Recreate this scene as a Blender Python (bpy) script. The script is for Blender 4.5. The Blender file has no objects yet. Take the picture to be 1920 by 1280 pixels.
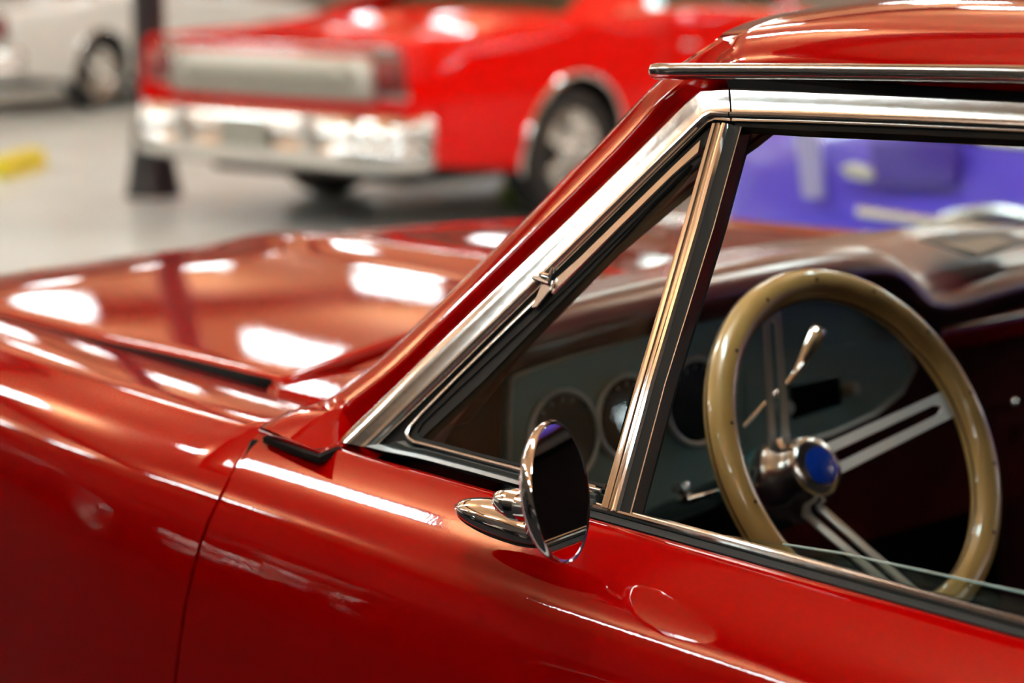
import bpy, math, random
from mathutils import Vector, Matrix
V = Vector
S = bpy.context.scene
COL = S.collection
random.seed(4)

# ---------------------------------------------------------------- camera
F_PX = 4000.0
CAM = V((-1.334, 2.0335, 1.436))
PIT = math.radians(10.3427); AZ = math.radians(41.9914)
DV = V((math.cos(AZ)*math.cos(PIT), -math.sin(AZ)*math.cos(PIT), -math.sin(PIT)))
RV = V((-math.sin(AZ), -math.cos(AZ), 0))
UV = RV.cross(DV)
cd = bpy.data.cameras.new('camera'); cam = bpy.data.objects.new('camera', cd); COL.objects.link(cam)
cd.sensor_width = 36; cd.lens = 36*F_PX/1920
cd.clip_start = .05; cd.clip_end = 200
cam.matrix_world = Matrix.Translation(CAM) @ Matrix((RV, UV, -DV)).transposed().to_4x4()
cd.dof.use_dof = True; cd.dof.focus_distance = 1.76; cd.dof.aperture_fstop = 4.0
cd.dof.aperture_blades = 0
S.camera = cam

# ---------------------------------------------------------------- world, exposure
w = bpy.data.worlds.new('world'); S.world = w; w.use_nodes = True
w.node_tree.nodes['Background'].inputs[0].default_value = (.9, .8, .7, 1)
w.node_tree.nodes['Background'].inputs[1].default_value = .05
S.view_settings.view_transform = 'Standard'; S.view_settings.look = 'None'
S.view_settings.gamma = 1; S.view_settings.use_curve_mapping = False
S.view_settings.exposure = -0.18
LAMP_POWER = 48.0
CEILING_FILL = 190.0  # strength of the glow added above the fixtures for the ceiling

# ---------------------------------------------------------------- pixel -> place on a real surface
def ray(x, y): return DV + RV*((x-960)/F_PX) - UV*((y-640)/F_PX)
def atY(x, y, Y):
    r = ray(x, y); return CAM + r*((Y-CAM.y)/r.y)
def atX(x, y, X):
    r = ray(x, y); return CAM + r*((X-CAM.x)/r.x)
def atZ(x, y, Z):
    r = ray(x, y); return CAM + r*((Z-CAM.z)/r.z)
GN = V((0, 1, .485)); GK = .84+.485*.98; GU = GN.normalized()      # plane of the side glass
def atG(x, y, off=0):
    r = ray(x, y); return CAM + r*((GK+off*GN.length-GN.dot(CAM))/GN.dot(r))

# ---------------------------------------------------------------- materials
def mat(name, col, rough=.5, metal=0, coat=0, coat_rough=.02, coat_ior=1.5, spec=.5, bump=None, noise=None, emit=None, sheen=0, aniso=0, trans=0):
    m = bpy.data.materials.new(name); m.use_nodes = True
    nt = m.node_tree; b = nt.nodes['Principled BSDF']
    b.inputs['Base Color'].default_value = (*col, 1)
    b.inputs['Roughness'].default_value = rough
    b.inputs['Metallic'].default_value = metal
    b.inputs['Coat Weight'].default_value = coat
    b.inputs['Coat Roughness'].default_value = coat_rough; b.inputs['Coat IOR'].default_value = coat_ior
    b.inputs['Specular IOR Level'].default_value = spec
    b.inputs['Transmission Weight'].default_value = trans
    if sheen: b.inputs['Sheen Weight'].default_value = sheen
    if emit:
        b.inputs['Emission Color'].default_value = (*emit[0], 1); b.inputs['Emission Strength'].default_value = emit[1]
    if noise:                                     # (scale, colour2, stretch, detail)
        tc = nt.nodes.new('ShaderNodeTexCoord'); mp = nt.nodes.new('ShaderNodeMapping'); n = nt.nodes.new('ShaderNodeTexNoise')
        mp.inputs['Scale'].default_value = noise[2]; n.inputs['Scale'].default_value = noise[0]; n.inputs['Detail'].default_value = noise[3]
        cr = nt.nodes.new('ShaderNodeValToRGB'); cr.color_ramp.elements[0].position = .35; cr.color_ramp.elements[1].position = .65
        cr.color_ramp.elements[0].color = (*col, 1); cr.color_ramp.elements[1].color = (*noise[1], 1)
        nt.links.new(tc.outputs['Object'], mp.inputs[0]); nt.links.new(mp.outputs[0], n.inputs[0])
        nt.links.new(n.outputs[0], cr.inputs[0]); nt.links.new(cr.outputs[0], b.inputs['Base Color'])
    if bump:                                      # (scale, strength, distance, stretch)
        tc = nt.nodes.new('ShaderNodeTexCoord'); mp = nt.nodes.new('ShaderNodeMapping'); n = nt.nodes.new('ShaderNodeTexNoise')
        mp.inputs['Scale'].default_value = bump[3] if len(bump) > 3 else (1, 1, 1)
        n.inputs['Scale'].default_value = bump[0]; bp = nt.nodes.new('ShaderNodeBump')
        bp.inputs['Strength'].default_value = bump[1]; bp.inputs['Distance'].default_value = bump[2]
        nt.links.new(tc.outputs['Object'], mp.inputs[0]); nt.links.new(mp.outputs[0], n.inputs[0])
        nt.links.new(n.outputs[0], bp.inputs['Height']); nt.links.new(bp.outputs[0], b.inputs['Normal'])
        if coat: nt.links.new(bp.outputs[0], b.inputs['Coat Normal'])
    return m
def glass_mat(name, tint, refl=1.0):
    m = bpy.data.materials.new(name); m.use_nodes = True; nt = m.node_tree; nt.nodes.clear()
    o = nt.nodes.new('ShaderNodeOutputMaterial'); mx = nt.nodes.new('ShaderNodeMixShader')
    t = nt.nodes.new('ShaderNodeBsdfTransparent'); t.inputs[0].default_value = (*tint, 1)
    g = nt.nodes.new('ShaderNodeBsdfGlossy'); g.inputs['Roughness'].default_value = .0
    g.inputs['Color'].default_value = (refl, refl, refl, 1)
    lw = nt.nodes.new('ShaderNodeLayerWeight'); lw.inputs[0].default_value = .5     # same reflection from both faces of a thin pane
    pw = nt.nodes.new('ShaderNodeMath'); pw.operation = 'POWER'; pw.inputs[1].default_value = 5
    ma = nt.nodes.new('ShaderNodeMath'); ma.operation = 'MULTIPLY_ADD'; ma.inputs[1].default_value = .9; ma.inputs[2].default_value = .02
    nt.links.new(lw.outputs['Facing'], pw.inputs[0]); nt.links.new(pw.outputs[0], ma.inputs[0])
    nt.links.new(ma.outputs[0], mx.inputs[0]); nt.links.new(t.outputs[0], mx.inputs[1]); nt.links.new(g.outputs[0], mx.inputs[2])
    nt.links.new(mx.outputs[0], o.inputs[0]); return m

M = {}
M['red'] = mat('red_paint', (.26, .0005, .0003), .4, 0, 1, .012, 1.42, .0, bump=(260, .05, .0006))
M['red_far'] = mat('bright_red_paint', (.95, .003, .001), .35, 0, .6, .03, 1.42, .0)
M['white_paint'] = mat('white_paint', (.86, .87, .85), .35, 0, 1, .03)
M['blue_paint'] = mat('violet_blue_paint', (.10, .075, .75), .3, .0, 1, .03)
M['black_paint'] = mat('black_paint', (.003, .003, .003), .7, 0, 0, .03, 1.5, .1)
M['deep_blue'] = mat('deep_blue_grille', (.03, .012, .32), .5)
M['lavender'] = mat('lavender_paint', (.42, .42, .75), .3, 0, 1, .03)
M['chrome'] = mat('chrome', (.88, .88, .87), .035, 1)
M['chrome_far'] = mat('soft_chrome', (.86, .86, .84), .16, 1)
M['steel'] = mat('brushed_steel', (.66, .65, .63), .14, 1, bump=(90, .12, .0006, (1, 1, 1)))
M['alloy'] = mat('satin_alloy', (.80, .79, .74), .42, .85, bump=(140, .1, .0004))
M['hub_alloy'] = mat('polished_alloy', (.75, .75, .73), .2, 1)
M['rubber'] = mat('black_rubber', (.006, .007, .007), .6, spec=.2, bump=(400, .15, .0004))
M['grey_rubber'] = mat('grey_rubber', (.035, .045, .045), .3, spec=.6, bump=(160, .2, .0006))
M['black'] = mat('black_void', (.002, .002, .002), .8, spec=.1)
M['black_gloss'] = mat('black_gloss', (.004, .006, .006), .12)
M['gauge_face'] = mat('gauge_face', (.003, .010, .011), .25)
M['tick'] = mat('gauge_mark', (.25, .30, .29), .5)
M['burgundy'] = mat('burgundy_vinyl', (.075, .010, .014), .36, spec=.5, coat=1, coat_rough=.22, coat_ior=1.8, bump=(500, .1, .0004))
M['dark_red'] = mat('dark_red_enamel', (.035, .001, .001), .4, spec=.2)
M['dark_trim_red'] = mat('dark_red_trim', (.085, .003, .003), .4, spec=.3)
M['tan_cloth'] = mat('tan_cloth', (.20, .16, .13), .7)
M['vinyl_dark'] = mat('dark_vinyl', (.012, .003, .003), .5, bump=(500, .2, .0005))
M['carpet'] = mat('dark_carpet', (.010, .006, .006), .95, spec=.1)
M['cluster'] = mat('grey_metallic_panel', (.27, .42, .42), .40, .35, bump=(900, .1, .0002))
M['cluster_rim'] = mat('silver_panel_edge', (.60, .66, .65), .35, .5)
M['wood'] = mat('blond_wood', (.58, .35, .115), .35, 0, 1, .04, noise=(7, (.42, .235, .068), (1, 1, 1), 3))
M['wood_seam'] = mat('dark_wood_seam', (.05, .02, .008), .4)
M['blue_badge'] = mat('blue_enamel', (.004, .045, .46), .25, coat=.6)
M['teal'] = mat('teal_metal', (.06, .16, .18), .2, .8)
M['glass'] = glass_mat('clear_glass', (.90, .96, .93))
M['glass_edge'] = mat('glass_edge', (.28, .42, .40), .1, trans=.3)
M['tint_glass'] = glass_mat('tinted_glass', (.30, .42, .38))
M['mirror'] = mat('mirror_glass', (.82, .80, .78), .0, 1)
M['tail'] = mat('dark_red_lens', (.16, .002, .004), .3, coat=.2)
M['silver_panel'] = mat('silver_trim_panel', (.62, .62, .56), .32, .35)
M['grey_insert'] = mat('grey_panel_insert', (.36, .37, .33), .4, .3)
M['tyre'] = mat('tyre_rubber', (.012, .012, .013), .6)
M['under'] = mat('black_underbody', (.006, .006, .006), .85)
M['post'] = mat('black_painted_steel', (.006, .009, .013), .38)
M['yellow'] = mat('yellow_paint', (.85, .72, .03), .5)
M['lime'] = mat('lime_paint', (.38, .60, .02), .5)
M['lamp'] = mat('lamp_tube', (1, 1, 1), .5, emit=((.80, .98, 1), LAMP_POWER))
M['ceiling_fill'] = mat('warm_ceiling_fill', (1, 1, 1), .5, emit=((1, .90, .78), CEILING_FILL))
M['lamp_house'] = mat('lamp_housing', (.75, .75, .75), .5)
M['floor'] = mat('polished_concrete', (.50, .54, .53), .30, spec=.45, noise=(.7, (.62, .67, .655), (1, 1, 1), 6), bump=(3, .04, .01))
M['wall'] = mat('tan_wall', (.36, .30, .25), .8, noise=(.4, (.42, .35, .29), (1, 1, 1), 4))
M['wall_dark'] = mat('dark_wall', (.05, .04, .035), .8)
M['ceiling'] = mat('timber_ceiling', (.76, .44, .235), .7, noise=(.9, (.64, .35, .17), (1, 6, 1), 4))
M['beam'] = mat('dark_beam', (.05, .02, .012), .7)

# ---------------------------------------------------------------- helpers
def tag(o, label, cat, group=None):
    o['label'] = label; o['category'] = cat
    if group: o['group'] = group
    return o
def empty(name, loc=(0, 0, 0), rz=0):
    o = bpy.data.objects.new(name, None); COL.objects.link(o); o.location = loc; o.rotation_euler = (0, 0, rz)
    o.empty_display_size = .1; return o
def mesh(name, vs, fs, m, parent=None, smooth=True, bevel=0, solid=0, sub=0, off=-1, edge=None):
    me = bpy.data.meshes.new(name); me.from_pydata([tuple(v) for v in vs], [], fs); me.validate(); me.update()
    ms = m if isinstance(m, (list, tuple)) else [m]
    for x in ms: me.materials.append(M[x])
    if smooth:
        for p in me.polygons: p.use_smooth = True
        me.set_sharp_from_angle(angle=math.radians(edge or 40))
    o = bpy.data.objects.new(name, me); COL.objects.link(o)
    if parent: o.parent = parent
    if solid:
        s = o.modifiers.new('s', 'SOLIDIFY'); s.thickness = solid; s.offset = off
    if bevel:
        b = o.modifiers.new('b', 'BEVEL'); b.width = bevel; b.segments = 3; b.limit_method = 'ANGLE'; b.angle_limit = .6
    if sub:
        s = o.modifiers.new('u', 'SUBSURF'); s.levels = s.render_levels = sub
    return o
def grid(name, rows, m, parent=None, flip=False, closed=False, **k):
    n = len(rows[0]); vs = [p for r in rows for p in r]; fs = []
    for i in range(len(rows)-1):
        for j in range(n if closed else n-1):
            a, b, c, d = i*n+j, i*n+(j+1) % n, (i+1)*n+(j+1) % n, (i+1)*n+j
            fs.append((a, d, c, b) if flip else (a, b, c, d))
    return mesh(name, vs, fs, m, parent, **k)
def join(parts):                                   # [(vs,fs)] -> one
    vs, fs = [], []
    for v, f in parts:
        n = len(vs); vs += list(v); fs += [tuple(i+n for i in q) for q in f]
    return vs, fs
def box_g(c, s, R=None):
    vs = []
    for x in (-1, 1):
        for y in (-1, 1):
            for z in (-1, 1):
                p = V((x*s[0]/2, y*s[1]/2, z*s[2]/2))
                vs.append((R @ p if R else p) + V(c))
    return vs, [(0, 1, 3, 2), (4, 6, 7, 5), (0, 4, 5, 1), (2, 3, 7, 6), (0, 2, 6, 4), (1, 5, 7, 3)]
def basis(ax):
    ax = V(ax).normalized(); t = V((0, 0, 1)) if abs(ax.z) < .9 else V((1, 0, 0))
    u = t.cross(ax).normalized(); return u, ax.cross(u), ax
def tube_g(path, r, n=12, cap=True):
    path = [V(p) for p in path]; N = len(path); rs = r if isinstance(r, (list, tuple)) else [r]*N
    vs, fs = [], []; u = None
    for i, p in enumerate(path):
        t = (path[min(i+1, N-1)]-path[max(i-1, 0)]).normalized()
        if u is None: u = basis(t)[0]
        u = (u - t*u.dot(t)).normalized(); w2 = t.cross(u)
        for j in range(n):
            a = 2*math.pi*j/n; vs.append(p + (u*math.cos(a)+w2*math.sin(a))*rs[i])
    for i in range(N-1):
        for j in range(n): fs.append((i*n+j, i*n+(j+1) % n, (i+1)*n+(j+1) % n, (i+1)*n+j))
    if cap: fs += [tuple(range(n))[::-1], tuple((N-1)*n+j for j in range(n))]
    return vs, fs
def lathe_g(prof, o, ax, n=48):
    u, v, a = basis(ax); o = V(o); vs, fs = [], []
    for r, h in prof:
        for j in range(n):
            t = 2*math.pi*j/n; vs.append(o + a*h + (u*math.cos(t)+v*math.sin(t))*r)
    for i in range(len(prof)-1):
        for j in range(n): fs.append((i*n+j, i*n+(j+1) % n, (i+1)*n+(j+1) % n, (i+1)*n+j))
    fs += [tuple(range(n))[::-1], tuple((len(prof)-1)*n+j for j in range(n))]
    return vs, fs
def torus_g(c, ax, R, r, n=96, k=16):
    u, v, a = basis(ax); c = V(c); vs, fs = [], []
    for i in range(n):
        t = 2*math.pi*i/n; d = u*math.cos(t)+v*math.sin(t)
        for j in range(k):
            s = 2*math.pi*j/k; vs.append(c + d*(R+r*math.cos(s)) + a*(r*math.sin(s)))
    for i in range(n):
        for j in range(k): fs.append((i*k+j, ((i+1) % n)*k+j, ((i+1) % n)*k+(j+1) % k, i*k+(j+1) % k))
    return vs, fs
def prism_g(poly, d):
    n = len(poly); vs = [V(p) for p in poly]+[V(p)+V(d) for p in poly]
    return vs, [tuple(range(n)), tuple(range(2*n-1, n-1, -1))]+[(i, i+n, (i+1) % n+n, (i+1) % n) for i in range(n)]
def obj(name, g, m, parent=None, **k): return mesh(name, g[0], g[1], m, parent, **k)
def resample(pl, n):
    pl = [V(p) for p in pl]; L = [0]
    for i in range(1, len(pl)): L.append(L[-1]+(pl[i]-pl[i-1]).length)
    out = []
    for k in range(n):
        s = L[-1]*k/(n-1); i = 1
        while i < len(L)-1 and L[i] < s: i += 1
        f = (s-L[i-1])/max(L[i]-L[i-1], 1e-9); out.append(pl[i-1].lerp(pl[i], max(0, min(1, f))))
    return out
def gp(p, off=0): return atG(p[0], p[1], off) if len(p) == 2 else V(p)+GU*off
def ribbon_g(A, B, prof, corner=False):            # strip between two edges, raised by a cross profile along the side-glass normal
    a = [gp(p) for p in A]; b = [gp(p) for p in B]
    if not corner:
        n = max(len(a), len(b), 2)
        if len(a) != len(b): a, b = resample(a, n), resample(b, n)
    rows = [[p.lerp(q, s)+GU*h for s, h in prof] for p, q in zip(a, b)]
    n = len(prof); vs = [p for r in rows for p in r]
    fs = [(i*n+j, i*n+(j+1) % n, (i+1)*n+(j+1) % n, (i+1)*n+j) for i in range(len(rows)-1) for j in range(n)]
    fs += [tuple(range(n))[::-1], tuple((len(rows)-1)*n+j for j in range(n))]
    return vs, fs
def lerp_tab(tab, x):
    if x <= tab[0][0]: return tab[0][1]
    for (a, u), (b, v) in zip(tab, tab[1:]):
        if x <= b: return u+(v-u)*(x-a)/(b-a)
    return tab[-1][1]
def smooth_tab(tab, x):
    if x <= tab[0][0]: return tab[0][1]
    for (a, u), (b, v) in zip(tab, tab[1:]):
        if x <= b:
            t = (x-a)/(b-a); return u+(v-u)*t*t*(3-2*t)
    return tab[-1][1]

# ================================================================ ROOM
def struct(o): o['kind'] = 'structure'; return o
X0, X1, Y0, Y1, H = -9.0, 30.0, -24.0, 9.0, 4.6
struct(obj('floor', box_g(((X0+X1)/2, (Y0+Y1)/2, -.05), (X1-X0, Y1-Y0, .1)), 'floor', smooth=False))
struct(obj('ceiling', box_g(((X0+X1)/2, (Y0+Y1)/2, H+.05), (X1-X0, Y1-Y0, .1)), 'ceiling', smooth=False))
struct(obj('wall_front', box_g((X1+.05, (Y0+Y1)/2, H/2), (.1, Y1-Y0, H)), 'wall', smooth=False))
struct(obj('wall_back', box_g((X0-.05, (Y0+Y1)/2, H/2), (.1, Y1-Y0, H)), 'wall_dark', smooth=False))
struct(obj('wall_right', box_g(((X0+X1)/2, Y0-.05, H/2), (X1-X0, .1, H)), 'wall', smooth=False))
struct(obj('wall_left', box_g(((X0+X1)/2, Y1+.05, H/2), (X1-X0, .1, H)), 'wall_dark', smooth=False))
for k, x in enumerate((-4.5, 3.2, 9.6, 16.0, 22.5)):
    struct(obj('trim_%d' % (k+1), box_g((x, (Y0+Y1)/2, H-.14), (.28, Y1-Y0, .28)), 'beam', smooth=False))

lamp0 = None
def lamp(x, y, z=4.05, rz=0):
    global lamp0
    if lamp0 is None:
        t = empty('ceiling_light'); lamp0 = t
        obj('housing', box_g((0, 0, .03), (1.5, .30, .05)), 'lamp_house', t, bevel=.01)
        obj('diffuser', box_g((0, 0, -.01), (1.46, .20, .03)), 'lamp', t, bevel=.01)
        obj('fill_glow', box_g((0, 0, .065), (1.3, .10, .015)), 'ceiling_fill', t)  # added glow on top of the fixture, brightens the ceiling
        for s in (-.6, .6): obj('cord', tube_g([(s, 0, .05), (s, 0, H-z)], .006, 6), 'lamp_house', t)
        tag(t, 'white linear ceiling light hanging on two cords, seen only in reflections', 'ceiling light', 'linear lights below the ceiling')
    else:
        t = lamp0.copy(); COL.objects.link(t)
        for c in list(lamp0.children):
            d = c.copy(); COL.objects.link(d); d.parent = t
    t.scale = (1, 1.0 if y > 3 else 1.9, 1) if y > 0 else (.78, .78, 1)
    t.location = (x, y, z); t.rotation_euler = (0, 0, rz)
for lx in (-6.5, -3.0, .5, 4.2, 7.8, 11.4, 15.0, 18.6, 22.2, 26.0):
    for ly in (5.2, 1.0, -3.0, -7.0, -11.0, -15.0, -19.0):
        lamp(lx, ly)

# ================================================================ BACKGROUND CARS
def wheel(parent, c, side, R=.34, wd=.22, spokes=5, rim='chrome_far'):
    ax = (0, side, 0)
    c = V(c)
    t = obj('wheel', lathe_g([(R*.60, -wd/2), (R*.93, -wd/2), (R, -wd/2+.04), (R, wd/2-.04), (R*.93, wd/2), (R*.66, wd/2), (R*.62, wd/2-.02), (R*.60, wd/2-.06)], c, ax, 40), 'tyre', parent)
    obj('rim', lathe_g([(.02, wd/2-.07), (R*.3, wd/2-.09), (R*.55, wd/2-.06), (R*.62, wd/2-.012), (R*.66, wd/2-.004), (R*.66, wd/2-.03), (.02, wd/2-.12)], c, ax, 40), rim, t)
    u, v, a = basis(ax)
    for k in range(spokes):
        an = 2*math.pi*k/spokes; d = u*math.cos(an)+v*math.sin(an); e = a.cross(d)
        p0, p1 = c+a*(wd/2-.04), c+a*(wd/2-.02)+d*R*.6
        obj('spoke', prism_g([p0+e*.035, p1+e*.05, p1-e*.05, p0-e*.035], a*.02), rim, t, bevel=.004)
    obj('hub_cap', lathe_g([(.075, wd/2-.05), (.075, wd/2-.02), (.05, wd/2), (.015, wd/2+.01)], c, ax, 24), rim, t)
    return t

def sedan(name, paint, L=5.0, W=1.95, hs=1.0, rear=True, wheelR=.34, tail=True, spear=False):
    """x forward from the tail, y to the car's left, z up; base of the thing below the tail's middle"""
    root = empty(name); h = W/2
    fw, rw = L-.95, 1.25
    belt = [(0, .93), (.5, .955), (1.6, 1.03), (2.4, 1.05), (3.6, 1.0), (L-.9, .95), (L, .86)]
    plan = [(0, .985), (.35, .995), (1.2, 1.0), (L-1.2, 1.0), (L-.3, .965), (L, .93)]
    def zb(x): return smooth_tab(belt, x)*hs
    def yy(x, z):
        q = z/hs; b = zb(x)/hs
        prof = [(.2, .90), (.32, .955), (.5, .985), (.66, 1.0), (.78, .985), (b-.04, .962), (b, .925)]
        return h*smooth_tab(plan, x)*lerp_tab(prof, q)
    def zlow(x):
        sill = .27*hs + (.10*hs*max(0, (.9-x)/.9) if x < .9 else 0)
        for c in (rw, fw):
            dx = abs(x-c); r = wheelR+.065
            if dx < r: sill = max(sill, wheelR+math.sqrt(r*r-dx*dx))
        return sill
    xs = []
    x = 0
    while x < L-1e-6:
        xs.append(x); x += .04 if min(abs(x-rw), abs(x-fw)) < .5 else .1
    xs.append(L)
    segs = [('rear_fender', 0, 2.05), ('door', 2.055, 3.28), ('front_fender', 3.285, L)]
    for s in (1, -1):
        for nm, a, b in segs:
            cols = [a]+[x for x in xs if a+.01 < x < b-.01]+[b]
            rows = []
            for x in cols:
                lo, hi = zlow(x), zb(x)
                rows.append([V((x, s*yy(x, lo+(hi-lo)*t), lo+(hi-lo)*t)) for t in [k/16 for k in range(17)]])
            obj2 = grid(nm, rows, paint, root, flip=(s < 0), solid=.012)
            if nm == 'door':
                obj('handle', box_g((a+.16, s*(yy(a+.2, .86*hs)+.015), .86*hs), (.15, .025, .02)), 'chrome_far', obj2, bevel=.008)
        if spear:
            for z_, m_ in ((.885, 'chrome_far'), (.70, 'chrome_far')):
                obj('side_trim', tube_g([V((x, s*(yy(x, z_*hs)+.006), z_*hs+.02*math.sin(x*1.2))) for x in [.3+.2*k for k in range(22)]], .016, 8), m_, root)
            grid('side_flash', [[V((x, s*(yy(x, z)+.004), z)) for z in (.745*hs, .79*hs, .84*hs)] for x in [3.3+.1*k for k in range(7)]], 'lavender', root, flip=(s < 0), solid=.004)
        for c in (rw, fw):
            arc = []
            for k in range(25):
                an = math.radians(-12+204*k/24); X = c+(wheelR+.068)*math.cos(an); Z = wheelR+(wheelR+.068)*math.sin(an)
                arc.append(V((X, s*(yy(X, max(Z, .3))+.004), Z)))
            obj('arch_trim', tube_g(arc, .013, 8), 'chrome_far', root)
            wheel(root, (c, s*(h-.15), wheelR), s, wheelR)
    # upper surfaces: trunk lid, hood, decks
    def deck(nm, a, b, n, crown, m=paint, gap=.0):
        rows = []
        for i in range(n+1):
            x = a+(b-a)*i/n
            e = yy(x, zb(x))-gap
            rows.append([V((x, e*t, zb(x)+crown*(1-t*t)-.006*(abs(t) > .99))) for t in [-1+k/10 for k in range(21)]])
        return grid(nm, rows, m, root, flip=True, solid=.012)
    deck('trunk_lid', .0, 1.45, 12, .035)
    deck('hood', 3.72, L, 12, .05)
    deck('cowl', 3.5, 3.715, 2, .04)
    # cabin
    def ring(x, y, z): return V((x, y, z))
    rh = 1.38*hs
    zr, zf = zb(1.45)+.01, zb(3.5)+.01
    roof = [[V((x, .60*h/.975*t, rh-.05*((x-2.75)/.6)**2-.035*t*t)) for t in [-1+k/8 for k in range(17)]] for x in [2.05+k*.12 for k in range(11)]]
    grid('roof', roof, paint, root, flip=True, solid=.03)
    def q(a): return [V(p) for p in a]
    zt = lambda x: rh-.05*((x-2.75)/.6)**2-.035
    obj('rear_window', prism_g(q([(1.5, -.72, zr), (1.5, .72, zr), (2.05, .55, zt(2.05)), (2.05, -.55, zt(2.05))]), (.0, 0, .008)), 'tint_glass', root, smooth=False)
    obj('windshield', prism_g(q([(3.5, -.76, zf), (3.5, .76, zf), (3.22, .57, zt(3.22)), (3.22, -.57, zt(3.22))]), (0, 0, .008)), 'tint_glass', root, smooth=False)
    for s in (1, -1):
        obj('side_window', prism_g(q([(1.75, s*.86, zb(1.75)), (3.42, s*.86, zb(3.4)), (3.15, s*.60, zt(3.15)), (2.2, s*.60, zt(2.2))]), (0, s*.006, 0)), 'tint_glass', root, smooth=False)
        obj('rear_pillar', prism_g(q([(1.25, s*.88, zb(1.25)), (1.95, s*.88, zb(1.95)), (2.3, s*.60, zt(2.3)), (2.02, s*.585, zt(2.05))]), (0, -s*.05, 0)), paint, root, bevel=.01)
        obj('front_pillar', tube_g([(3.52, s*.82, zf), (3.2, s*.585, zt(3.2))], .028, 8), paint, root)
        obj('window_trim', tube_g([(1.7, s*.875, zb(1.7)+.01), (2.4, s*.88, zb(2.4)+.01), (3.45, s*.87, zb(3.45)+.01)], .012, 8), 'chrome_far', root)
    obj('seat', box_g((2.5, 0, .78*hs), (1.5, 1.4, .35)), 'vinyl_dark', root, bevel=.05)
    obj('underbody', box_g((L/2, 0, .40*hs), (L-.5, W-.52, .34)), 'under', root, bevel=.03)
    # tail
    def rear_face(z0, z1, m, nm, x=-.005, a=-1, b=1, d=.02, par=root):
        rows = []
        for i in range(3):
            z = z0+(z1-z0)*i/2
            rows.append([V((x+.03*abs(t)**4, t*yy(.0, z), z)) for t in [a+(b-a)*k/12 for k in range(13)]])
        return grid(nm, rows, m, par, solid=d, off=1)
    rear_face(.36*hs, .935*hs, paint, 'rear_panel', x=.02)
    if tail:
        for a, b in ((-.985, -.76), (.76, .985)):
            bz = rear_face(.665*hs, .895*hs, 'chrome_far', 'tail_light', x=-.002, a=a, b=b, d=.03)
            rear_face(.70*hs, .865*hs, 'tail', 'tail_lens', x=-.03, a=a+.02*(1), b=b-.02, d=.02, par=bz)
        tp = rear_face(.65*hs, .865*hs, 'silver_panel', 'tail_panel', x=-.01, a=-.74, b=.74, d=.03)
        rear_face(.72*hs, .82*hs, 'grey_insert', 'insert', x=-.038, a=-.62, b=.62, d=.012, par=tp)
        rear_face(.90*hs, .915*hs, 'chrome_far', 'tail_trim', x=-.015, a=-.98, b=.98, d=.02)
    # bumpers with wrap-around corners
    for end, nm in ((0, 'rear_bumper'), (L, 'front_bumper')):
        sg = -1 if end == 0 else 1; path = []
        for k in range(25):
            t = -1+2*k/24; a = abs(t)
            x = end+sg*(.12-.55*max(0, a-.78)**1.3*2.2); y = t*(h+.015) if a < .93 else math.copysign(h+.015, t)
            path.append(V((x-(sg*.06*max(0, a-.93)/.07), y, 0)))
        prof = [(-.03, .315), (.035, .345), (.05, .42), (.028, .46), (.055, .49), (.05, .54), (.0, .595), (-.05, .605)]
        rows = []
        for p, pn, pp in zip(path, path[1:]+[path[-1]], [path[0]]+path[:-1]):
            t = (pn-pp).normalized(); n = V((t.y, -t.x, 0))*(-1 if sg < 0 else 1)
            if sg < 0: n = V((-t.y, t.x, 0))
            rows.append([p+n*o+V((0, 0, z*hs)) for o, z in prof])
        bp = grid(nm, rows, 'chrome_far', root, flip=(sg > 0), solid=.01)
        obj('licence_plate', box_g((end+sg*.185, 0, .49*hs), (.012, .32, .15)), 'grey_insert', bp, bevel=.004)
        for s in (.5, -.5):
            obj('bumper_guard', box_g((end+sg*.185, s*.9, .5*hs), (.05, .06, .2)), 'chrome_far', bp, bevel=.02)
    # nose
    rows = [[V((L-.01-.02*abs(t)**4, t*yy(L, z), z)) for t in [-1+k/6 for k in range(13)]] for z in (.4*hs, .6*hs, .86*hs)]
    grid('grille', rows, 'chrome_far', root, flip=True, solid=.02)
    for s in (1, -1):
        for dy in (.80, .60):
            obj('headlight', lathe_g([(.085, 0), (.085, .03), (.06, .045), (.02, .05)], (L-.005, s*dy, .72*hs), (1, 0, 0), 24), 'silver_panel', root)
    return root

R = math.radians
def place(t, local, world, rz, k=1.0):
    c, s = math.cos(rz), math.sin(rz)
    t.rotation_euler = (0, 0, rz); t.scale = (k, k, k)
    t.location = (world[0]-k*(c*local[0]-s*local[1]), world[1]-k*(s*local[0]+c*local[1]), 0)
t = sedan('parked_car', 'red_far')
tag(t, 'bright red two-door car with chrome rear bumper and silver tail panel', 'car')
place(t, (0, -.975), (6.855, -4.684), R(-82), 1.06)
t = sedan('parked_car', 'white_paint', W=1.9)
tag(t, 'white car with chrome wheels behind the black post', 'car')
place(t, (1.25, -.9), (15.97, -8.42), R(-70))
t = sedan('parked_car', 'blue_paint', hs=1.14, wheelR=.38, spear=True)
tag(t, 'violet-blue car seen through the windshield of the dark red one', 'car')
place(t, (5.0, .975), (2.62, -2.25), 0)
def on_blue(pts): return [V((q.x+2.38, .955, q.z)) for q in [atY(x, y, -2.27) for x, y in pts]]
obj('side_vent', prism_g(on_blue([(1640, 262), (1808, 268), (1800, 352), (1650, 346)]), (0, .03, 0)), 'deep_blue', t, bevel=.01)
obj('trim_stripe', prism_g(on_blue([(1500, 236), (1540, 238), (1552, 372), (1516, 370)]), (0, .03, 0)), 'lavender', t, bevel=.008)
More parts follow.
